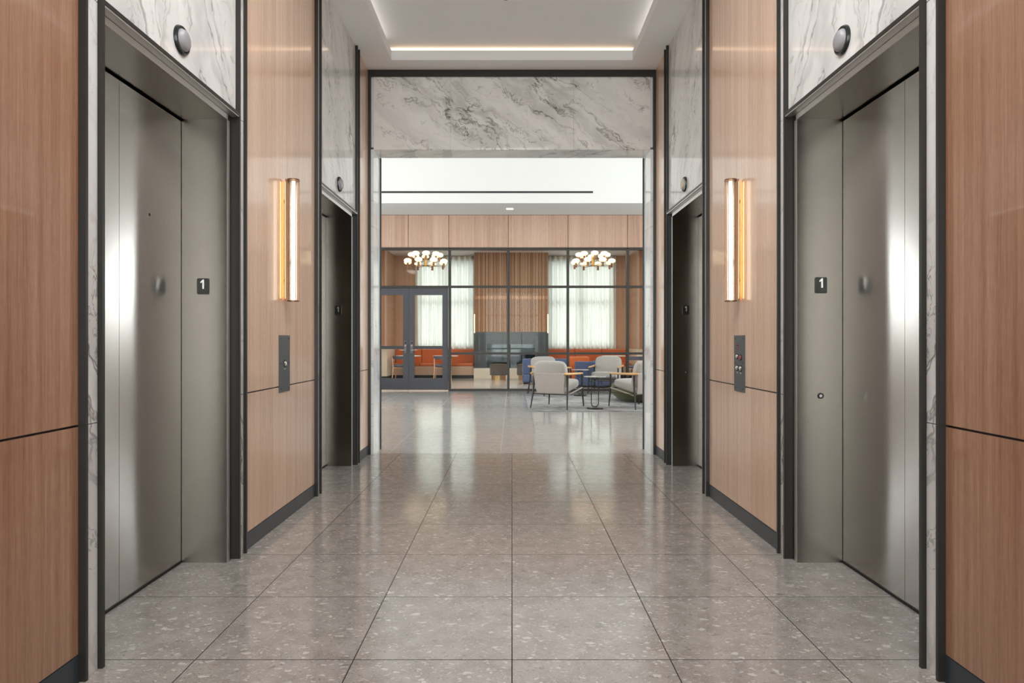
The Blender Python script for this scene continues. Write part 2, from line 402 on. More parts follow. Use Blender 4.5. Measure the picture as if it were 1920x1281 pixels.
# ------------------------------------------------------------------ dimensions
XW = 1.553            # corridor wall face
XT = 1.527            # face of the dark trims
XJ = 1.572            # steel frame face
XD = 1.824            # elevator door face
HC = 4.15             # corridor ceiling
YB = -2.6             # corridor back end
PY0, PY1 = 6.94, 7.27 # portal
PX, PH = 1.495, 3.295 # portal clear half width and height
RAIL = 0.918
ELEV = (0.0, 2.7535)  # depth offsets of the two elevator bays
LX, LY, LH = 6.5, 15.8, 7.0
SO_Y, SO_H = 14.46, 4.335

# ------------------------------------------------------------------ floors and ceilings
struct(box(-2.05, 2.05, YB, 7.02, -0.12, 0).build('floor', M['floor_c']), 'polished warm grey terrazzo tiles with dark joints along the elevator hall', 'floor')
struct(box(-LX-0.3, LX+0.3, 7.02, 22.7, -0.12, 0).build('floor_lobby', M['floor_l']), 'pale grey polished stone floor of the lobby beyond the marble opening', 'floor')

cl = struct(empty('ceiling', (0, 2, HC)), 'white corridor ceiling with a recessed tray', 'ceiling')
TX, TY0, TY1 = 1.255, -1.6, 6.69
UP = HC + 0.178
bm_ = MB()
bm_.box(-XW-0.05, -TX-0.0, YB, PY0, HC, HC+0.1); bm_.box(TX, XW+0.05, YB, PY0, HC, HC+0.1)
bm_.box(-TX, TX, TY1, PY0, HC, HC+0.1); bm_.box(-TX, TX, YB, TY0, HC, HC+0.1)
bm_.build('border', M['white_paint'], cl)
bm_ = MB()
bm_.box(-1.53, 1.53, TY0-0.2, TY1+0.17, UP, UP+0.1)
bm_.build('tray', M['tray_paint'], cl)
bm_ = MB()
bm_.box(-1.53, -TX-0.13, TY0-0.2, TY1+0.17, HC+0.1, UP); bm_.box(TX+0.13, 1.53, TY0-0.2, TY1+0.17, HC+0.1, UP)
bm_.box(-1.39, 1.39, TY1+0.12, TY1+0.17, HC+0.1, UP); bm_.box(-1.39, 1.39, TY0-0.2, TY0-0.12, HC+0.1, UP)
bm_.build('cove_wall', M['white_paint'], cl)
cv = thing('cove_light', 'warm light strip glowing along the far edge of the recessed ceiling', 'cove light', (0, TY1+0.07, HC+0.1))
box(-1.30, 1.30, TY1+0.112, TY1+0.119, HC+0.135, UP-0.004).build('led_tape', M['led_warm'], cv)
box(-1.30, 1.30, TY1+0.108, TY1+0.119, HC+0.122, HC+0.1345).build('channel', M['white_paint'], cv)
for sx, sd in ((-1, 'left'), (1, 'right')):
    t = thing('cove_light', 'light strip hidden in the %s edge of the recessed ceiling' % sd, 'cove light', (sx*1.33, 2.5, HC+0.1))
    box(sx*1.33-0.012, sx*1.33+0.012, -1.5, 6.55, HC+0.1005, HC+0.112).build('led_tape', M['led_cove'], t)

# unseen fill panels added in the tray to brighten the hall, before the view
for i, y in enumerate((1.6, 3.0)):
    t = thing('fill_panel_light', 'added unseen square fill panel in the recessed ceiling, %s' % ('nearer the camera' if i == 0 else 'nearer the lobby'), 'fill light', (0, y, UP), 'added fill panels in the tray ceiling')
    box(-0.6, 0.6, y-0.6, y+0.6, UP-0.02, UP-0.006).build('diffuser', M['panel_fill'], t)
    f = MB()
    for a in (-1, 1):
        f.box(a*0.6, a*0.63, y-0.63, y+0.63, UP-0.03, UP); f.box(-0.6, 0.6, y+a*0.6, y+a*0.63, UP-0.03, UP)
    f.build('frame', M['white_paint'], t)

sp = thing('sprinkler', 'small ceiling sprinkler head at the top of the picture', 'sprinkler', (-0.055, 5.72, UP))
MB().lathe([(0.0, 0), (0.045, 0), (0.045, -0.004), (0.018, -0.012), (0.012, -0.03), (0, -0.03)], (-0.055, 5.72, UP)).build('escutcheon', M['silver'], sp, 40)
for sx in (-1, 1):
    MB().tube([(-0.055+sx*0.040, 5.72, UP-0.012), (-0.055+sx*0.043, 5.72, UP-0.035), (-0.055+sx*0.030, 5.72, UP-0.055)], 0.005, 6).build('frame_arm', M['black'], sp)
MB().lathe([(0, UP-0.052), (0.03, UP-0.053), (0.03, UP-0.056), (0, UP-0.057)], (-0.055, 5.72, 0)).build('deflector', M['black'], sp)

# ------------------------------------------------------------------ corridor walls
T = dict(a=2.3025, b=2.3165, c=2.396, d=2.412, e=3.606, f=3.620, g=3.697, h=3.711)
HEAD = 2.484          # underside of the marble header
GAP = 0.004
trim_n = [0]
def trim(bm, label=None):
    trim_n[0] += 1
    o = struct(bm.build('trim_%d' % trim_n[0], M['bronze']), label, 'trim'); return o

def side_wall(s, side):
    X = lambda a, b: (min(s*a, s*b), max(s*a, s*b))
    def bx(x0, x1, *r): return box(*X(x0, x1), *r)
    struct(bx(2.0, 2.05, YB, PY0, 0, HC).build('wall_%s_core' % side, M['black']), 'added unseen light-blocking shell behind the %s corridor cladding' % side, 'wall')  # added shell that keeps stray world light out of the hall
    woods = [(YB, T['a'])] + [(T['h'], T['a']+ELEV[1])] + [(T['h']+ELEV[1], PY0)]
    spots = ('nearest the camera', 'with the sconce', 'beside the marble opening')
    for (y0, y1), sp_ in zip(woods, spots):
        wl = struct(empty('wall_' + side, (s*XW, (y0+y1)/2, 0)), 'oak panelled %s wall bay %s' % (side, sp_), 'wall')
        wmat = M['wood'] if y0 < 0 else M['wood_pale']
        base = struct(empty('baseboard_' + side, (s*XW, (y0+y1)/2, 0)), 'charcoal skirting under the %s oak bay %s' % (side, sp_), 'baseboard')
        bx(XW+0.012, 1.99, y0+0.002, y1-0.002, 0, HC).build('backing', M['black'], wl)
        bx(XW, XW+0.012, y0+0.001, y1-0.001, RAIL+GAP, HC).build('wood_panel', wmat, wl)
        bx(XW, XW+0.012, y0+0.001, y1-0.001, 0.100, RAIL-GAP).build('wood_panel', wmat, wl)
        bx(XW-0.004, XW+0.0119, y0+0.001, y1-0.001, 0, 0.097).build('board', M['base'], base)
    for k, oy in enumerate(ELEV):
        for (a, b) in (('b', 'c'), ('f', 'g')):
            y0, y1 = T[a]+oy, T[b]+oy
            wl = struct(empty('wall_' + side, (s*XW, (y0+y1)/2, 0)), 'narrow upright marble strip %s the %s elevator on the %s' % ('before' if a == 'b' else 'beyond', ('near', 'far')[k], side), 'wall')
            bx(XW+0.014, 1.99, y0, y1, 0, HC).build('backing', M['black'], wl)
            for (z0, z1) in ((0, RAIL-0.0015), (RAIL+0.0015, HEAD-0.002), (HEAD+0.002, HC)):
                bx(XW-0.008, XW+0.0139, y0+0.0005, y1-0.0005, z0, z1).build('marble_strip', M['marble_side'], wl)
        wl = struct(empty('wall_' + side, (s*XW, (T['d']+T['e'])/2+oy, HEAD)), 'veined marble header over the %s elevator on the %s' % (('near', 'far')[k], side), 'wall')
        bx(XW-0.002, XW+0.02, T['d']+oy, T['e']+oy, HEAD+0.018, HC).build('marble_header', M['marble_side'], wl)
        bx(XW+0.021, 1.99, T['d']+oy, T['e']+oy, HEAD+0.06, HC).build('backing', M['black'], wl)
        for j, (a, b) in enumerate((('a', 'b'), ('c', 'd'), ('e', 'f'), ('g', 'h'))):
            m = MB().box(*X(XT, XW+0.05), T[a]+oy, T[b]+oy, 0, HC)
            trim(m, 'slim dark bronze upright trim of the %s elevator surround on the %s, number %d from the camera' % (('near', 'far')[k], side, j+1))
        m = MB().box(*X(XT, XW+0.02), T['d']+oy, T['e']+oy, HEAD, HEAD+0.018)
        trim(m, 'dark bronze trim under the marble header of the %s elevator on the %s' % (('near', 'far')[k], side))

side_wall(-1, 'left'); side_wall(1, 'right')

# unseen entrance glazing added behind the camera to go with the fill light
we = struct(empty('window_1', (0, YB-0.05, 0)), 'unseen entrance glazing added behind the camera for fill light', 'window')
f = MB()
for x in (-1.55, -0.52, 0.52, 1.55): f.box(x-0.025, x+0.025, YB-0.08, YB, 0, HC)
for z in (0.03, 2.6, HC-0.03): f.box(-1.5, 1.5, YB-0.075, YB-0.005, z-0.03, z+0.03)
f.build('frame', M['mullion'], we); box(-1.5, 1.5, YB-0.045, YB-0.035, 0.06, HC-0.06).build('pane', M['glass'], we)

# ------------------------------------------------------------------ elevators
def one_poly(cx, cz, h):
    w_ = h*0.5
    return [(cx-0.02*h, cz-h/2), (cx+0.16*h, cz-h/2), (cx+0.16*h, cz+h/2), (cx+0.04*h, cz+h/2), (cx-0.22*h, cz+0.26*h), (cx-0.22*h, cz+0.10*h), (cx-0.02*h, cz+0.20*h)]
def rounded(cx, cz, w_, h, r, n=5):
    pts = []
    for (sx, sz, a0) in ((1, 1, 0), (-1, 1, PI/2), (-1, -1, PI), (1, -1, 3*PI/2)):
        for k in range(n+1):
            a = a0 + PI/2*k/n; pts.append((cx+sx*(w_/2-r)+r*math.cos(a), cz+sz*(h/2-r)+r*math.sin(a)))
    return pts

def elevator(s, oy, side, label):
    X = lambda a, b: (min(s*a, s*b), max(s*a, s*b))
    y0, y1 = 2.425+oy, 3.545+oy; yc = (y0+y1)/2; H = 2.445
    t = thing('elevator', label, 'elevator', (s*XD, yc, 0), 'brushed steel elevators of the corridor')
    for (a, b) in ((y0+0.004, yc-0.0012), (yc+0.0012, y1-0.004)):
        d = box(*X(XD, XD+0.03), a, b, 0.012, H-0.012, 0.0).build('door_panel', M['steel_v'], t)
        if s < 0 and oy == 0 and a > yc:
            MB().cyl((s*(XD-0.001), 3.235, 1.858), (s*(XD+0.004), 3.235, 1.858), 0.007, seg=16).build('key_hole', M['black'], d)
    # jambs: return + face, as an L
    for sg, yj, ye in ((1, y1, T['e']+oy), (-1, y0, T['d']+oy)):
        lo, hi = min(yj, ye), max(yj, ye)
        m = MB(); m.box(*X(XJ, XD+0.09), lo+0.0005, hi-0.0005, 0, HEAD-0.0005)
        m.build('jamb', M['steel_jamb_dim'], t)
    hd = box(*X(XJ, XD+0.09), y0, y1, H, HEAD-0.0005).build('head', M['steel_soffit'], t)
    box(*X(XT+0.002, XJ-0.002), y0-0.01, y1+0.055, HEAD-0.0065, HEAD-0.0005).build('upper_strip', M['steel_edge'], hd)
    box(*X(XJ-0.0015, XJ), y0-0.01, y1+0.01, H+0.0005, HEAD-0.008).build('face_strip', M['steel_edge'], hd)
    box(*X(XD-0.004, XD+0.02), y0, y1, -0.001, 0.0115).build('sill', M['black'], t)
    g = MB(); g.box(*X(XD+0.032, XD+0.06), y0, y1, 0, H); g.build('shaft_seal', M['black'], t)
    # bright arris of the far jamb
    for yj, dy in ((y1, 0.001), (y0, -0.0004)):
        box(*X(XJ-0.0015, XJ+0.0), min(yj, yj+dy*30), max(yj, yj+dy*30), 0, H).build('jamb_edge', M['steel_edge'], t)
    return t

names = {(-1, 0): 'brushed steel elevator with a tiny key hole in its door, near on the left',
         (1, 0): 'brushed steel elevator with a round keyswitch on its jamb, near on the right',
         (-1, 1): 'brushed steel elevator beyond the sconce on the left wall',
         (1, 1): 'brushed steel elevator with a keyswitch, beyond the sconce on the right wall'}
pos_words = {(-1, 0): 'near left elevator', (1, 0): 'near right elevator', (-1, 1): 'far left elevator', (1, 1): 'far right elevator'}
for s in (-1, 1):
    for k, oy in enumerate(ELEV):
        elevator(s, oy, 'left' if s < 0 else 'right', names[(s, k)])
        yj = 3.545+oy; pw = pos_words[(s, k)]
        # floor number plate on the jamb
        xc = s*1.703; zc = EYE+0.304 if s < 0 else EYE+0.310
        sg = thing('floor_sign', 'black floor number plate reading 1 on the jamb of the %s' % pw, 'sign', (xc, yj, zc), 'floor number plates')
        MB().prism(rounded(xc, zc, 0.064, 0.088, 0.007), 'y', yj-0.0055, yj-0.0003).build('plate', M['black_gloss'], sg)
        MB().prism(one_poly(xc, zc+0.012, 0.052), 'y', yj-0.0075, yj-0.0052).build('numeral', M['silver'], sg)
        MB().lathe([(0, -0.0016), (0.0016, -0.0008), (0.0022, 0)], (xc, yj-0.0055, zc-0.031), 10, 'y').build('braille_dot', M['black'], sg)
        if s > 0:
            ks = thing('keyswitch', 'round black keyswitch low on the jamb of the %s' % pw, 'keyswitch', (s*1.702, yj, 0.92), 'round keyswitches on the jambs')
            MB().lathe([(0.0075, -0.003), (0.009, -0.006), (0.0155, -0.006), (0.0165, -0.0002), (0.0075, -0.0002)], (s*1.702, yj, 0.92), 28, 'y').build('ring', M['black_gloss'], ks, 40)
            c = MB().lathe([(0, -0.0035), (0.0074, -0.0035), (0.0074, -0.0002)], (s*1.702, yj, 0.92), 20, 'y').build('cylinder', M['silver'], ks, 40)
            box(s*1.702-0.001, s*1.702+0.001, yj-0.0042, yj-0.0033, 0.916, 0.924).build('slot', M['black'], c)
        # hall lantern on the marble header
        yl = 3.01+oy; xf = XW-0.002
        la = thing('hall_lantern', 'round %s lens lantern in a black ring on marble over the %s' % ('pale' if (s > 0 and k == 1) else 'grey', pw), 'hall lantern', (s*xf, yl, EYE+1.41), 'elevator hall lanterns')
        MB().lathe([(0.052, 0), (0.052, -s*0.010), (0.056, -s*0.016), (0.063, -s*0.014), (0.067, -s*0.004), (0.067, 0)], (s*xf, yl, EYE+1.41), 48, 'x').build('ring', M['black_gloss'], la, 40)
        MB().lathe([(0, -s*0.036), (0.030, -s*0.034), (0.044, -s*0.027), (0.0515, -s*0.014), (0.0515, 0)], (s*xf, yl, EYE+1.41), 48, 'x').build('lens', M['lens_warm' if (s > 0 and k == 1) else 'lens_grey'], la, 60)

# ------------------------------------------------------------------ sconces
def sconce(s, side):
    y = 4.385; z0, z1 = 1.492, 2.325; xb = XW
    t = thing('wall_sconce', 'slim vertical ribbed glass sconce glowing amber on the %s oak panel' % side, 'wall sconce', (s*xb, y, z0), 'tube sconces on the oak panels')
    X = lambda a, b: (min(s*a, s*b), max(s*a, s*b))
    bp = box(*X(xb-0.030, xb-0.018), y-0.034, y+0.034, z0+0.004, z1-0.004, 0.002).build('back_plate', M['aged_brass'], t)
    for z in (z0+0.15, z1-0.15): MB().cyl((s*xb, y, z), (s*(xb-0.018), y, z), 0.012, seg=14).build('stand_off', M['aged_brass'], bp)
    box(*X(xb-0.018, xb-0.0155), y-0.030, y-0.020, z0+0.02, z1-0.02).build('led_tape', M['led_amber'], bp)
    r = 0.038; xc = s*(xb-0.030-r*0.86)
    m = MB(); n = 24; prof = []
    for zz in (z0+0.006, z1-0.006):
        ring = []
        for k in range(n*2):
            a = 2*PI*k/(n*2); rr = r*(1.0 if k % 2 else 0.955)
            ring.append(m.bm.verts.new((xc+rr*math.cos(a), y+rr*math.sin(a), zz)))
        prof.append(ring)
    for k in range(n*2): m.bm.faces.new((prof[0][k], prof[0][(k+1) % (2*n)], prof[1][(k+1) % (2*n)], prof[1][k]))
    m.build('ribbed_tube', M['ribbed_glass'], t)
    MB().cyl((xc, y, z0+0.012), (xc, y, z1-0.012), 0.0115, seg=18).build('lamp_tube', M['tube_light'], t, 40)
    for z, d in ((z0, 0.008), (z1-0.008, 0.008)):
        MB().cyl((xc, y, z), (xc, y, z+d), 0.041, seg=36).build('end_cap', M['aged_brass'], t, 40)
sconce(-1, 'left'); sconce(1, 'right')

# ------------------------------------------------------------------ call panels
def call_panel(s):
    y0, y1, z0, z1 = 4.28, 4.483, 0.878, 1.262; xf = XW
    side = 'left' if s < 0 else 'right'
    lab = 'charcoal call plate with one round chrome button on the left oak panel' if s < 0 else 'charcoal control plate with several small round keyswitches on the right oak panel'
    t = thing('call_panel', lab, 'call panel', (s*xf, (y0+y1)/2, z0), 'elevator call plates')
    X = lambda a, b: (min(s*a, s*b), max(s*a, s*b))
    pl = box(*X(xf-0.005, xf-0.0002), y0, y1, z0, z1, 0.001).build('plate', M['charcoal_panel'], t)
    for yy in (y0+0.028, y1-0.028):
        for zz in (z0+0.022, (z0+z1)/2+0.003, z1-0.022):
            MB().cyl((s*(xf-0.0048), yy, zz), (s*(xf-0.0066), yy, zz), 0.005, seg=12).build('screw', M['black'], pl)
    def button(y, z, r=0.017, mat='silver'):
        b = MB().lathe([(0, -s*0.012), (r*0.7, -s*0.0095), (r*0.95, -s*0.004), (r, 0)], (s*(xf-0.005), y, z), 24, 'x').build('button', M[mat], t, 60)
        MB().lathe([(r, 0), (r, -s*0.004), (r*1.35, -s*0.003), (r*1.4, 0)], (s*(xf-0.005), y, z), 24, 'x').build('button_ring', M['black'], b, 60)
    yc = (y0+y1)/2
    def tick(y, z, a, b): box(*X(xf-0.0058, xf-0.0049), y-a, y+a, z-b, z+b).build('engraving', M['silver'], pl)
    if s < 0:
        button(yc+0.003, 1.069, 0.019); tick(yc-0.010, 1.033, 0.004, 0.005); tick(yc+0.012, 1.034, 0.004, 0.005)
    else:
        ya, yb = yc+0.035, yc-0.030
        button(ya, 1.118, 0.014); button(yb, 1.112, 0.015, 'red_mark'); button(ya, 1.040, 0.016); button(yb, 1.037, 0.017)
        for yy in (ya, yb):
            tick(yy-0.007, 1.006, 0.004, 0.005); tick(yy+0.008, 1.006, 0.0035, 0.005)
        d = box(*X(xf-0.0058, xf-0.0049), yc+0.012, yc+0.062, 1.165, 1.205).build('display', M['black_gloss'], t)
        for zz in (1.172, 1.185, 1.198): box(*X(xf-0.0063, xf-0.0057), yc+0.020, yc+0.055, zz-0.0025, zz+0.0025).build('segment', M['red_mark'], d)
call_panel(-1); call_panel(1)

# ------------------------------------------------------------------ marble opening to the lobby
wp = struct(empty('wall_portal', (0, PY0, 0)), 'white marble surround framing the wide opening to the lobby', 'wall')
box(-LX-0.2, -PX-0.03, PY0+0.03, PY1-0.012, 0, LH).build('core', M['wood_x'], wp)
box(PX+0.03, LX+0.2, PY0+0.03, PY1-0.012, 0, LH).build('core', M['wood_x'], wp)
box(-PX-0.03, PX+0.03, PY0+0.03, PY1-0.012, PH+0.03, LH).build('core', M['lobby_paint'], wp)
seams = (-PX, -0.665, 0.665, PX)
for a, b in zip(seams, seams[1:]):
    box(a+0.0006, b-0.0006, PY0+0.006, PY0+0.029, PH, HC).build('marble_header', M['marble_front'], wp)
    box(a+0.0006, b-0.0006, PY0+0.0295, PY1, PH, PH+0.028).build('marble_soffit', M['marble_soffit'], wp)
for s in (-1, 1):
    for (z0, z1) in ((0, 2.46), (2.463, 2.74), (2.743, PH-0.001)):
        box(min(s*PX, s*(PX+0.029)), max(s*PX, s*(PX+0.029)), PY0+0.001, PY1, z0, z1).build('marble_jamb', M['marble_pale'], wp)
    trim(box(min(s*(PX+0.0295), s*(XW)), max(s*(PX+0.0295), s*(XW)), PY0-0.012, PY0+0.029, 0, HC), 'wide dark bronze post at the %s of the marble opening' % ('left' if s < 0 else 'right'))
    trim(box(min(s*(PX-0.016), s*(PX+0.02)), max(s*(PX-0.016), s*(PX+0.02)), PY1+0.0005, PY1+0.018, 0, PH-0.001), 'slim dark edge on the lobby side of the opening at the %s' % ('left' if s < 0 else 'right'))
trim(box(-PX-0.029, PX+0.029, PY0-0.012, PY0+0.005, HC-0.072, HC), 'dark bronze strip along the ceiling above the marble opening')

# ------------------------------------------------------------------ lobby shell
for s, side in ((-1, 'left'), (1, 'right')):
    wl = struct(empty('wall_lobby_' + side, (s*LX, 11.4, 0)), 'white lobby side wall with a tall window on the %s' % side, 'wall')
    X = lambda a, b: (min(s*a, s*b), max(s*a, s*b))
    box(*X(LX, LX+0.2), PY1, LY+0.2, 0, 0.6).build('spandrel', M['lobby_paint'], wl)
    box(*X(LX, LX+0.2), PY1, LY+0.2, 6.2, LH).build('header', M['lobby_paint'], wl)
    box(*X(LX, LX+0.2), PY1, 8.0, 0.6, 6.2).build('pier', M['lobby_paint'], wl)
    box(*X(LX, LX+0.2), 14.8, LY+0.2, 0.6, 6.2).build('pier', M['lobby_paint'], wl)
    wn = struct(empty('window_%d' % (2 if s < 0 else 3), (s*LX, 11.4, 0.6)), 'tall daylit lobby window on the %s' % side, 'window')
    f = MB()
    for y in (8.02, 9.7, 11.4, 13.1, 14.78): f.box(*X(LX+0.05, LX+0.11), y-0.025, y+0.025, 0.6, 6.2)
    for z in (0.63, 3.2, 6.17): f.box(*X(LX+0.055, LX+0.105), 8.05, 14.75, z-0.025, z+0.025)
    f.build('frame', M['mullion'], wn); box(*X(LX+0.075, LX+0.085), 8.05, 14.75, 0.66, 6.14).build('pane', M['glass'], wn)
cb = struct(empty('ceiling_lobby', (0, 11, LH)), 'high white lobby ceiling with a lowered band at the far side', 'ceiling')
box(-LX-0.2, LX+0.2, PY1-0.3, LY+0.2, LH, LH+0.2).build('slab', M['lobby_paint'], cb)
# lowered band before the glazing: its face and its soffit
fs = MB(); fs.box(-LX, LX, SO_Y, SO_Y+0.05, SO_H, LH); fs.build('bulkhead_face', M['lobby_paint'], cb)
box(-LX, LX, SO_Y+0.05, LY, SO_H, SO_H+0.1).build('bulkhead_soffit', M['soffit_paint'], cb)
sl = thing('air_slot', 'long thin black linear air slot in the white bulkhead', 'air vent', (-1.2, SO_Y, 4.55))
box(-4.4, 1.822, SO_Y-0.004, SO_Y-0.0002, 4.56, 4.60).build('slot', M['black'], sl)
f = MB(); f.box(-4.41, 1.832, SO_Y-0.008, SO_Y-0.0002, 4.60, 4.608); f.box(-4.41, 1.832, SO_Y-0.008, SO_Y-0.0002, 4.552, 4.56)
f.build('frame', M['soffit_paint'], sl)
dl = thing('downlight', 'small square downlight in the lobby soffit above the glazed wall', 'downlight', (-0.05, 15.07, SO_H))
box(-0.13, 0.03, 15.0, 15.14, SO_H-0.006, SO_H-0.0005).build('lens', M['down_light'], dl)
f = MB()
for a, b in ((-0.15, -0.13), (0.03, 0.05)): f.box(a, b, 14.98, 15.16, SO_H-0.008, SO_H-0.0003)
for a, b in ((14.98, 15.0), (15.14, 15.16)): f.box(-0.13, 0.03, a, b, SO_H-0.008, SO_H-0.0003)
f.build('trim_ring', M['white_paint'], dl)

# wood band over the glazing
wb = struct(empty('wall_glazing_head', (0, LY, 3.51)), 'band of oak panels above the black framed glazing', 'wall')
GH = 3.50
xs = (-6.5, -5.0, -3.53, -2.55, -1.55, -0.09, 1.376, 2.843, 4.31, 6.5)
for a, b in zip(xs, xs[1:]):
    box(a+0.006, b-0.006, LY, LY+0.03, GH+0.03, SO_H-0.008).build('wood_panel', M['wood_x'], wb)
box(-6.5, 6.5, LY+0.031, LY+0.15, GH, SO_H+0.3).build('core', M['black'], wb)

# ------------------------------------------------------------------ glazed wall
bays = [(-5.0, -3.53), (-1.533, -0.09), (-0.09, 1.376), (1.376, 2.843), (2.843, 4.31)]
wn_n = 4
locs = ['beside the double doors, mostly hidden by the opening', 'directly right of the double doors', 'before the fireplace, right of centre', 'behind the grey armchairs', 'at the right edge of the opening']
TR1, TR2, MW = 2.567, 0.925, 0.060
def bay(n, a, b, lab, z0=0.0, rails=(TR2, TR1)):
    wn = struct(empty('window_%d' % n, ((a+b)/2, LY, z0)), lab, 'window')
    f = MB(); f.box(a-MW/2, a+MW/2, LY-0.02, LY+0.10, z0, GH)
    f.box(a+MW/2, b-MW/2, LY-0.02, LY+0.10, GH-0.03, GH+0.03)
    f.box(a+MW/2, b-MW/2, LY-0.01, LY+0.09, z0, z0+0.055)
    for z in rails: f.box(a+MW/2, b-MW/2, LY-0.01, LY+0.09, z-0.028, z+0.028)
    f.build('frame', M['mullion'], wn)
    zs = [z0+0.055] + [q for z in rails for q in (z-0.028, z+0.028)] + [GH-0.03]
    p = MB()
    for i in range(0, len(zs), 2): p.box(a+MW/2, b-MW/2, LY+0.035, LY+0.047, zs[i], zs[i+1])
    p.build('pane', M['glass'], wn)
for (a, b), l in zip(bays, locs):
    bay(wn_n, a, b, 'black framed glazed bay ' + l); wn_n += 1
bay(wn_n, -3.53, -1.533, 'black framed glass transom above the double doors', TR1-0.03, ()); wn_n += 1
trim(box(4.28, 4.34, LY-0.02, LY+0.10, 0, GH+0.03), 'dark end post of the glazed wall')
for s in (-1, 1):
    side = 'left' if s < 0 else 'right'
    struct(box(-5.35 if s < 0 else 4.341, -5.031 if s < 0 else 5.35, LY, LY+0.12, 0, GH-0.001).build('wall_glazing_' + side, M['wood_x']), 'oak wall at the %s end of the glazed wall' % side, 'wall')
    wn = struct(empty('window_%d' % wn_n, (s*5.92, LY, 0)), 'tall daylit garden window at the far %s corner of the lobby' % side, 'window'); wn_n += 1
    X = lambda a, b: (min(s*a, s*b), max(s*a, s*b))
    f = MB()
    for x in (5.375, 6.475): f.box(*X(x-0.025, x+0.025), LY, LY+0.08, 1.9, GH-0.001)
    for z in (1.93, GH-0.03): f.box(*X(5.40, 6.45), LY+0.005, LY+0.075, z-0.028, z+0.028)
    f.build('frame', M['mullion'], wn); box(*X(5.40, 6.45), LY+0.03, LY+0.04, 1.96, GH-0.06).build('pane', M['glass'], wn)
    struct(box(*X(5.351, 6.5), LY, LY+0.12, 0, 1.899).build('wall_garden_' + side, M['wood_x']), 'oak wall under the garden window at the far %s corner' % side, 'wall')
# double doors
def leaf(n, a, b, hinge, lab):
    d = struct(empty('door_%d' % n, ((a+b)/2, LY, 0)), lab, 'door')
    z0, z1 = 0.035, TR1-0.034; sw = 0.135
    f = MB(); f.box(a, a+sw, LY+0.01, LY+0.06, z0, z1); f.box(b-sw, b, LY+0.01, LY+0.06, z0, z1)
    f.box(a+sw, b-sw, LY+0.01, LY+0.06, z1-0.17, z1); f.box(a+sw, b-sw, LY+0.01, LY+0.06, z0, z0+0.28)
    f.build('leaf_frame', M['door_paint'], d)
    box(a+sw, b-sw, LY+0.018, LY+0.048, 1.035, 1.11).build('push_bar', M['soffit_paint'] if False else M['charcoal_panel'], d)
    p = MB(); p.box(a+sw, b-sw, LY+0.03, LY+0.042, z0+0.28, 1.035); p.box(a+sw, b-sw, LY+0.03, LY+0.042, 1.11, z1-0.17)
    p.build('pane', M['glass'], d)
    xh = b-0.075 if hinge < 0 else a+0.075; dirx = -1 if hinge < 0 else 1
    h = box(xh-0.030, xh+0.030, LY+0.002, LY+0.0099, 0.93, 1.235, 0.003).build('handle', M['plate_metal'], d)
    g = MB(); g.cyl((xh, LY+0.003, 1.01), (xh, LY-0.05, 1.01), 0.010, seg=12); g.tube([(xh, LY-0.05, 1.01), (xh+dirx*0.06, LY-0.052, 1.01), (xh+dirx*0.14, LY-0.045, 1.01)], 0.009, 8)
    g.build('lever', M['silver'], h, 40)
    MB().lathe([(0, -0.022), (0.018, -0.020), (0.024, 0)], (xh, LY+0.002, 1.115), 20, 'y').build('lock_cylinder', M['silver'], h, 60)
    box(xh-0.020, xh+0.020, LY-0.001, LY+0.0019, 1.16, 1.215, 0.0005).build('card_reader', M['black'], h)
leaf(1, -3.49, -2.545, -1, 'graphite framed glass door leaf at the left of the pair')
leaf(2, -2.54, -1.575, 1, 'graphite framed glass door leaf next to the glazed bays')
trim(box(-3.50, -1.565, LY-0.01, LY+0.09, 0, 0.010), 'pale threshold strip under the double doors').data.materials[0] = M['cream']

# ------------------------------------------------------------------ lounge shell behind the glass
WB, BR, LC = 22.0, 21.2, 4.155
cg = struct(box(-5.5, 5.5, LY+0.16, 22.6, LC, LC+0.1).build('ceiling_lounge', M['soffit_paint']), 'plain ceiling of the lounge behind the glass', 'ceiling')
wk = struct(empty('wall_lounge', (0, WB, 0)), 'wood panelled back wall of the lounge with two curtained windows', 'wall')
WL, WR, WZ0, WZ1 = (-3.25, -1.26), (1.21, 3.50), 1.0, 4.0
for a, b in ((-5.5, WL[0]), (WL[1], WR[0]), (WR[1], 5.5)):
    box(a, b, WB, WB+0.12, 0, LC).build('wood_panel', M['wood_lounge'], wk)
for a, b in (WL, WR):
    box(a, b, WB, WB+0.12, 0, WZ0).build('spandrel', M['wood_lounge'], wk)
    box(a, b, WB, WB+0.12, WZ1, LC).build('header', M['wood_lounge'], wk)
for s, side in ((-1, 'left'), (1, 'right')):
    struct(box(min(s*5.42, s*5.5), max(s*5.42, s*5.5), LY+0.13, 22.6, 0, LC).build('wall_lounge_' + side, M['wood_lounge']), 'wood side wall of the lounge on the %s' % side, 'wall')
    pil = struct(empty('column_' + side, (s*4.3, 21.0, 0)), 'wood clad pier with a cream base at the %s end of the banquettes' % side, 'column')
    box(min(s*4.0, s*5.4), max(s*4.0, s*5.4), 20.5, WB-0.001, 0.98, LC).build('wood_cladding', M['wood_lounge'], pil)
    box(min(s*3.98, s*5.42), max(s*3.98, s*5.42), 20.48, WB-0.001, 0.11, 0.979).build('cream_base', M['cream'], pil)
    box(min(s*3.99, s*5.41), max(s*3.99, s*5.41), 20.49, WB-0.001, 0, 0.109).build('toe', M['base'], pil)
    box(min(s*3.985, s*4.02), max(s*3.985, s*4.02), 20.3, 20.499, 0.98, LC).build('pale_edge', M['pink_wood'], pil)
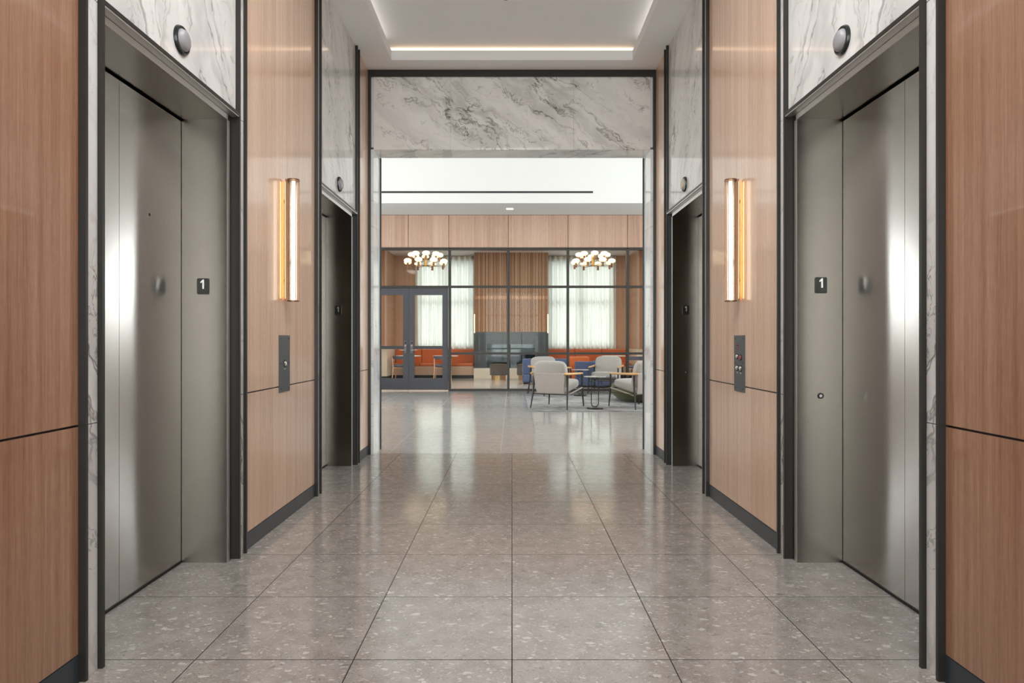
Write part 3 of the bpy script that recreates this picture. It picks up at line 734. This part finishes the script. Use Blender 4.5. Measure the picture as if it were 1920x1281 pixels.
for i, (a, b) in enumerate((WL, WR)):
    wn = struct(empty('window_%d' % wn_n, ((a+b)/2, WB, WZ0)), 'lounge window behind the sheer curtain on the %s of the fireplace' % ('left', 'right')[i], 'window'); wn_n += 1
    f = MB()
    for x in (a+0.03, (a+b)/2, b-0.03): f.box(x-0.03, x+0.03, WB+0.02, WB+0.08, WZ0, WZ1)
    for z in (WZ0+0.03, 2.55, WZ1-0.03): f.box(a+0.03, b-0.03, WB+0.025, WB+0.075, z-0.025, z+0.025)
    f.build('frame', M['mullion'], wn); box(a, b, WB+0.045, WB+0.055, WZ0, WZ1).build('pane', M['glass'], wn)

for i, x in enumerate((-3.75, -1.25, 1.25, 3.75)):  # added fill panels, set out of sight to brighten the lounge
    y = 17.0
    t = thing('fill_panel_light', 'added unseen warm fill panel in the lounge ceiling by the glass, %s' % ('before the double doors', 'right of the double doors', 'before the blue seats', 'at the right end')[i], 'fill light', (x, y, LC), 'added lounge fill panels')
    box(x-0.6, x+0.6, y-0.6, y+0.6, LC-0.015, LC-0.004).build('diffuser', M['lounge_fill'], t)
    box(x-0.63, x+0.63, y-0.63, y+0.63, LC-0.0039, LC-0.0003).build('frame', M['white_paint'], t)

# chimney breast
ch = thing('fireplace', 'wide fireplace with fluted wood above a dark surround and a cream plinth', 'fireplace', (-0.03, BR, 0))
FX0, FX1 = -1.248, 1.195
box(FX0, FX1, BR+0.02, WB-0.001, 1.536, LC-0.001).build('chimney_breast', M['groove'], ch)
m = MB(); n = 46; wd = (FX1-FX0)/n
for k in range(n): m.box(FX0+k*wd+wd*0.2, FX0+(k+1)*wd-wd*0.2, BR-0.008, BR+0.0205, 1.536, LC-0.002)
m.build('fluted_cladding', M['wood_flute'], ch)
box(FX0, FX1, BR-0.02, BR-0.0085, 2.62, 2.72).build('band', M['wood_flute'], ch)
sm = MB()
sm.box(FX0, -0.826, BR-0.02, WB-0.001, 0.342, 1.535); sm.box(0.756, FX1, BR-0.02, WB-0.001, 0.342, 1.535)
sm.box(-0.826, 0.756, BR-0.02, WB-0.001, 1.13, 1.535); sm.box(-0.826, 0.756, BR+0.35, WB-0.001, 0.342, 1.13)
sm.build('surround', M['dark_stone'], ch)
fb = box(-0.824, 0.754, BR+0.01, BR+0.018, 0.344, 1.128).build('firebox_glass', M['firebox_glass'], ch)
for k in range(3): MB().tube([(-0.6+0.4*k, BR-0.0, 0.40+0.03*k), (-0.2+0.3*k, BR+0.004, 0.44-0.02*k)], 0.0).bm.free()
box(FX0-0.01, FX1+0.01, BR-0.06, WB-0.001, 0, 0.341).build('plinth', M['cream'], ch)
for x, sd in ((-1.235, 'left'), (1.18, 'right')):
    t = thing('linear_sconce', 'slim glowing vertical sconce at the %s edge of the fluted panel' % sd, 'wall sconce', (x, BR, 1.5), 'slim sconces on the fireplace')
    MB().cyl((x, BR-0.055, 1.50), (x, BR-0.055, 2.12), 0.018, seg=14).build('lamp_tube', M['globe'], t, 40)
    box(x-0.012, x+0.012, BR-0.045, BR-0.0205, 1.6, 2.0).build('bracket', M['brass'], t)

# curtains
def curtain(a, b, lab):
    m = MB(); nx = 150; rows = []
    for zi, z in enumerate((WZ0-0.03, 1.6, 2.4, 3.2, LC-0.03)):
        row = []
        for i in range(nx+1):
            u = i/nx; x = a+(b-a)*u
            ph = u*2*PI*(b-a)/0.17 + 1.3*math.sin(u*9+a)
            y = WB-0.10 + (0.055 + 0.012*math.sin(zi*1.7+u*21))*math.sin(ph) + 0.015*math.sin(u*37+zi)
            row.append(m.bm.verts.new((x, y, z)))
        rows.append(row)
    for r0, r1 in zip(rows, rows[1:]):
        for i in range(nx): m.bm.faces.new((r0[i], r0[i+1], r1[i+1], r1[i]))
    tag(m.build('curtain', M['sheer'], None, 180), lab, 'curtain', 'sheer lounge curtains')
curtain(-3.29, -1.262, 'pale sheer curtain between the double doors and the fireplace')
curtain(1.21, 3.54, 'pale sheer curtain behind the grey armchairs')

# ------------------------------------------------------------------ banquettes, tables and chairs of the lounge
def banquette(a, b, lab):
    t = thing('banquette', lab, 'banquette', ((a+b)/2, 21.6, 0), 'rust orange banquettes')
    box(a, b, 21.36, 21.98, 0, 0.105).build('toe_kick', M['base'], t)
    box(a, b, 21.30, 21.98, 0.106, 0.40).build('base', M['pink_wood'], t)
    n = 3; wd = (b-a)/n
    for k in range(n):
        box(a+k*wd+0.004, b-(n-1-k)*wd-0.004, 21.28, 21.82, 0.401, 0.50, 0.03).build('seat_cushion', M['orange'], t)
        box(a+k*wd+0.004, b-(n-1-k)*wd-0.004, 21.825, 21.905, 0.45, 0.965, 0.03).build('back_cushion', M['orange'], t)
banquette(-3.96, -1.27, 'rust orange banquette under the curtain beside the double doors')
banquette(1.22, 3.96, 'rust orange banquette behind the grey armchairs')

def bistro_table(loc, lab):
    t = thing('bistro_table', lab, 'table', loc, 'bistro tables by the banquettes'); x, y, _ = loc
    MB().lathe([(0, 0.765), (0.40, 0.765), (0.41, 0.757), (0.40, 0.742), (0, 0.742)], (x, y, 0), 40).build('table_top', M['lobby_paint'], t, 40)
    MB().cyl((x, y, 0.02), (x, y, 0.742), 0.03, seg=18).build('column', M['black_gloss'], t, 40)
    MB().lathe([(0, 0.03), (0.03, 0.03), (0.24, 0.014), (0.25, 0), (0, 0)], (x, y, 0), 36).build('foot', M['black_gloss'], t, 40)
bistro_table((-3.34, 20.72, 0), 'round white bistro table seen through the left door leaf')
bistro_table((-2.14, 20.72, 0), 'round white bistro table next to the door frame')
bistro_table((3.30, 20.72, 0), 'round white bistro table behind the grey armchair back')

def dining_chair():
    t = thing('dining_chair', '', 'chair', (0, 0, 0), 'wooden dining chairs at the bistro tables'); t['_local'] = 1
    for sx in (-1, 1):
        MB().tube([(sx*0.27, -0.24, 0), (sx*0.25, -0.20, 0.45), (sx*0.26, -0.22, 0.70)], [0.013, 0.018, 0.014], 10).build('leg', M['beech'], t, 60)
        MB().tube([(sx*0.25, 0.24, 0), (sx*0.23, 0.20, 0.44)], [0.012, 0.018], 10).build('leg', M['beech'], t, 60)
    m = MB(); m.cushion(0.50, 0.48, 0.09, Matrix.Translation((0, 0.0, 0.465)), 0.2, 6); m.build('seat', M['slate_fabric'], t, 60)
    box(-0.23, 0.23, -0.2, 0.2, 0.395, 0.425, 0.008).build('seat_frame', M['beech'], t)
    m = MB(); pts_in, pts_out = [], []
    n = 16
    rows = []
    for z, th in ((0.665, 0.016), (0.70, 0.024), (0.745, 0.024), (0.775, 0.014)):
        o_, i_ = [], []
        for k in range(n+1):
            a = PI + PI*k/n
            o_.append(m.bm.verts.new((0.285*math.cos(a), -0.06+0.20*math.sin(a), z))); i_.append(m.bm.verts.new(((0.285-th)*math.cos(a), -0.06+(0.20-th)*math.sin(a), z)))
        rows.append((o_, i_))
    for (o0, i0), (o1, i1) in zip(rows, rows[1:]):
        for k in range(n):
            m.bm.faces.new((o0[k], o0[k+1], o1[k+1], o1[k])); m.bm.faces.new((i0[k], i1[k], i1[k+1], i0[k+1]))
    for o_, i_ in (rows[0], rows[-1]):
        for k in range(n): m.bm.faces.new((o_[k], o_[k+1], i_[k+1], i_[k]))
    for k in (0, n):
        for (o0, i0), (o1, i1) in zip(rows, rows[1:]): m.bm.faces.new((o0[k], o1[k], i1[k], i0[k]))
    m.build('backrest', M['slate_fabric'], t, 50)
    return t
dc = dining_chair(); dc['label'] = 'wooden dining chair with a dark curved back behind the left door leaf'; dc.location = (-3.42, 20.02, 0)
dup(dc, (-2.15, 20.02, 0), 0.05, 'wooden dining chair straddling the right stile of the double doors')
dup(dc, (3.72, 19.3, 0), -0.25, 'wooden dining chair behind the grey armchair cut off by the opening')

# rust armchair and blue seating seen through the glass
def tub_seat(name, lab, cat, loc, rotz, wd, dp, mat, group=None, hback=0.72, slate=False):
    t = thing(name, lab, cat, loc, group); t['_local'] = 1; t.rotation_euler = (0, 0, rotz)
    box(-wd/2+0.03, wd/2-0.03, -dp/2+0.03, dp/2-0.03, 0.0, 0.05).build('plinth', M['black'], t)
    box(-wd/2, wd/2, -dp/2, dp/2, 0.05, 0.28, 0.03).build('base', M[mat], t)
    m = MB(); m.cushion(wd-0.26, dp-0.18, 0.17, Matrix.Translation((0, 0.09, 0.36)), 0.25, 8, 5); m.build('seat_cushion', M[mat], t, 60)
    box(-wd/2, wd/2, -dp/2, -dp/2+0.17, 0.281, hback, 0.05).build('backrest', M[mat], t, 40)
    for sx in (-1, 1):
        a, b = sx*(wd/2), sx*(wd/2-0.13)
        box(min(a, b), max(a, b), -dp/2+0.171, dp/2, 0.281, hback-0.11, 0.045).build('arm', M[mat], t, 40)
    if slate:
        m = MB(); m.cushion(wd-0.32, 0.16, 0.34, Matrix.Translation((0, -dp/2+0.28, 0.60)), 0.3, 8, 4); m.build('back_cushion', M['slate_fabric'], t, 60)
    return t
tub_seat('loveseat', 'navy blue loveseat behind the glass beyond the grey armchair seen from behind', 'sofa', (0.95, 18.75, 0), 0.0, 1.30, 0.85, 'blue_fabric', hback=0.73)
tub_seat('armchair', 'navy blue armchair behind the glass with slate cushion, facing the room', 'armchair', (2.30, 17.35, 0), 0.9, 0.95, 0.85, 'blue_fabric', hback=0.80, slate=True)
tub_seat('armchair', 'rust orange armchair behind the glass between the blue seats', 'armchair', (1.95, 19.75, 0), 0.2, 0.7, 0.7, 'orange', hback=0.76)

def drum_stool(loc, lab):
    t = thing('drum_stool', lab, 'stool', loc, 'brown drum stools'); x, y, _ = loc
    MB().lathe([(0, 0), (0.235, 0), (0.235, 0.155), (0, 0.155)], (x, y, 0), 40).build('brass_base', M['brass'], t, 40)
    MB().lathe([(0, 0.156), (0.275, 0.156), (0.285, 0.17), (0.285, 0.47), (0.27, 0.50), (0.2, 0.512), (0, 0.515)], (x, y, 0), 40).build('seat', M['brown_velvet'], t, 40)
drum_stool((-0.42, 20.4, 0), 'brown velvet drum stool on a brass base left of the glazing post')
drum_stool((0.44, 20.4, 0), 'brown velvet drum stool on a brass base beside the blue loveseat')

# chandeliers
def chandelier():
    t = thing('chandelier', '', 'chandelier', (0, 0, 0), 'opal globe chandeliers in the lounge'); t['_local'] = 1
    H0 = 3.40
    MB().cyl((0, 0, 3.62), (0, 0, LC-0.02), 0.008, seg=10).build('drop_rod', M['aged_brass'], t)
    MB().lathe([(0, LC-0.002), (0.07, LC-0.002), (0.07, LC-0.03), (0, LC-0.03)], (0, 0, 0), 24).build('canopy', M['aged_brass'], t, 40)
    MB().lathe([(0, 3.38), (0.042, 3.38), (0.045, 3.40), (0.045, 3.66), (0.0, 3.66)], (0, 0, 0), 24).build('hub', M['brass'], t, 40)
    for tier, (R, a0, z) in enumerate(((0.55, PI/8, 3.40), (0.40, 0.0, 3.60))):
        for k in range(8):
            a = a0 + k*PI/4; x, y = R*math.cos(a), R*math.sin(a)
            ar = MB().tube([(0.03*math.cos(a), 0.03*math.sin(a), z), (x, y, z)], 0.007, 8).build('arm', M['aged_brass'], t)
            c = MB().lathe([(0, z-0.075), (0.028, z-0.075), (0.030, z-0.06), (0.030, z+0.06), (0.0, z+0.06)], (x, y, 0), 16).build('cup', M['aged_brass'], ar, 40)
            c.location = (0, 0, 0)
            pr = []
            for q in range(9):
                b = -PI/2 + PI*q/8; pr.append((abs(0.108*math.cos(b)) if 0 < q < 8 else 0.0, z+0.115+0.068*math.sin(b)))
            MB().lathe(pr, (x, y, 0), 20).build('globe', M['globe'], ar, 180)
    return t
c0 = chandelier(); c0['label'] = 'brass chandelier of opal globes above the double doors'; c0.location = (-2.485, 18.5, 0); c0.rotation_euler = (0, 0, 0.16)
dup(c0, (2.33, 18.5, 0), 0.0, 'brass chandelier of opal globes above the grey armchairs')

# ------------------------------------------------------------------ seating group in the lobby
rug = tag(box(0.30, 4.6, 11.15, 15.0, 0.0005, 0.012).build('rug', M['rug']), 'mottled grey area rug under the four grey armchairs', 'rug')

def armchair():
    t = thing('armchair', '', 'armchair', (0, 0, 0.012), 'grey armchairs with oak arms around the rug'); t['_local'] = 1
    hw = 0.335
    for sx in (-1, 1):
        MB().tube([(sx*(hw+0.025), -0.40, 0), (sx*hw, -0.335, 0.30), (sx*(hw-0.004), -0.31, 0.60)], [0.011, 0.018, 0.019], 10).build('leg', M['bronze'], t, 60)
        MB().tube([(sx*(hw+0.02), 0.385, 0), (sx*hw, 0.365, 0.30), (sx*hw, 0.355, 0.605)], [0.011, 0.018, 0.018], 10).build('leg', M['bronze'], t, 60)
        MB().tube([(sx*hw, 0.385, 0.612), (sx*hw, 0.30, 0.612), (sx*hw, 0.0, 0.618), (sx*hw, -0.30, 0.626), (sx*(hw-0.004), -0.42, 0.632), (sx*(hw-0.006), -0.44, 0.632)], [0.013, 0.018, 0.021, 0.023, 0.022, 0.012], 12).build('armrest', M['oak'], t, 60)
        MB().tube([(sx*hw, 0.36, 0.345), (sx*(hw-0.01), -0.32, 0.245)], 0.014, 10).build('side_rail', M['sling_fabric'], t, 60)
        MB().tube([(sx*hw, 0.362, 0.262), (sx*hw, -0.340, 0.262)], 0.007, 8).build('stretcher', M['bronze'], t, 60)
    MB().tube([(-hw, -0.344, 0.262), (hw, -0.344, 0.262)], 0.008, 8).build('stretcher', M['bronze'], t, 60)
    MB().tube([(-hw, 0.36, 0.345), (hw, 0.36, 0.345)], 0.012, 8).build('front_rail', M['bronze'], t, 60)
    # sling back: wraps a rail between the arms and runs down and forward
    m = MB(); prof = [(-0.385, 0.645), (-0.40, 0.63), (-0.395, 0.60), (-0.365, 0.42), (-0.330, 0.27), (-0.315, 0.265), (-0.318, 0.30), (-0.345, 0.44), (-0.37, 0.60), (-0.372, 0.635)]
    A, B = [], []
    for (y, z) in prof:
        wd = 0.30 - 0.035*(0.64-z)/0.37
        A.append(m.bm.verts.new((-wd, y, z))); B.append(m.bm.verts.new((wd, y, z)))
    n = len(prof)
    for k in range(n): m.bm.faces.new((A[k], A[(k+1) % n], B[(k+1) % n], B[k]))
    m.bm.faces.new(A); m.bm.faces.new(list(reversed(B)))
    m.build('sling_back', M['sling_fabric'], t, 50)
    m = MB(); m.cushion(0.62, 0.72, 0.17, Matrix.Translation((0, 0.02, 0.395)) @ Matrix.Rotation(math.radians(8.5), 4, 'X'), 0.35, 10, 5); m.build('seat_cushion', M['grey_fabric'], t, 80)
    m = MB(); m.cushion(0.62, 0.52, 0.17, Matrix.Translation((0, -0.285, 0.598)) @ Matrix.Rotation(math.radians(103), 4, 'X'), 0.35, 10, 5); m.build('back_cushion', M['grey_fabric'], t, 80)
    return t
ac = armchair()
def place(o, x, y, fx, fy, lab):
    a = math.atan2(-fx, fy)
    if o is None: return dup(ac, (x, y, 0.0165), a, lab)
    o.location = (x, y, 0.0165); o.rotation_euler = (0, 0, a); o['label'] = lab
place(ac, 0.84, 11.81, 0.45, 0.84, 'grey armchair with its back to the camera, nearest of the group')
place(None, 0.86, 14.62, 0.42, -0.88, 'grey armchair half hidden behind the one turned away from the camera')
place(None, 2.20, 15.02, -0.30, -0.90, 'grey armchair facing the camera before the glazed wall')
place(None, 2.30, 11.81, -0.45, 0.84, 'grey armchair seen from its side, cut off by the opening')

def side_table(loc, rot, lab):
    t = thing('side_table', lab, 'side table', loc, 'small black loop side tables'); t['_local'] = 1; t.rotation_euler = (0, 0, rot)
    MB().lathe([(0, 0), (0.145, 0), (0.145, 0.016), (0.138, 0.022), (0, 0.022)], (0, 0, 0), 40).build('base', M['black_gloss'], t, 40)
    pts = []; r = 0.065; z0, z1 = 0.034+0.0, 0.560
    for k in range(9): a = PI*k/8; pts.append((r*math.cos(a), 0, z1-r+r*math.sin(a)))
    for k in range(9): a = PI+PI*k/8; pts.append((r*math.cos(a), 0, z0+r+r*math.sin(a)))
    MB().tube(pts, 0.0085, 10, True).build('loop_stem', M['black_gloss'], t, 60)
    MB().lathe([(0, 0.570), (0.20, 0.570), (0.204, 0.575), (0.20, 0.582), (0, 0.582)], (0, 0, 0), 44).build('top', M['smoked'], t, 40)
    MB().lathe([(0, 0.562), (0.09, 0.562), (0.09, 0.5699), (0, 0.5699)], (0, 0, 0), 28).build('mount', M['black_gloss'], t, 40)
side_table((1.49, 11.55, 0.012), 0, 'black loop side table between the two nearest grey armchairs')
side_table((1.52, 14.35, 0.012), 0.5, 'black loop side table between the two armchairs nearest the glass')

po = thing('ottoman', 'olive green velvet ottoman behind the armchair cut off by the opening', 'ottoman', (2.75, 13.15, 0.012))
MB().lathe([(0, 0.012), (0.50, 0.012), (0.60, 0.06), (0.70, 0.16), (0.72, 0.25), (0.70, 0.34), (0.64, 0.39), (0, 0.40)], (2.75, 13.15, 0), 56).build('cushion', M['olive'], po, 60)
f = MB(); f.lathe([(0.716, 0.262), (0.724, 0.268), (0.722, 0.276), (0.712, 0.276)], (2.75, 13.15, 0), 56); f.build('piping', M['olive'], po, 60)

for o in list(bpy.data.objects):
    if '_local' in o: del o['_local']
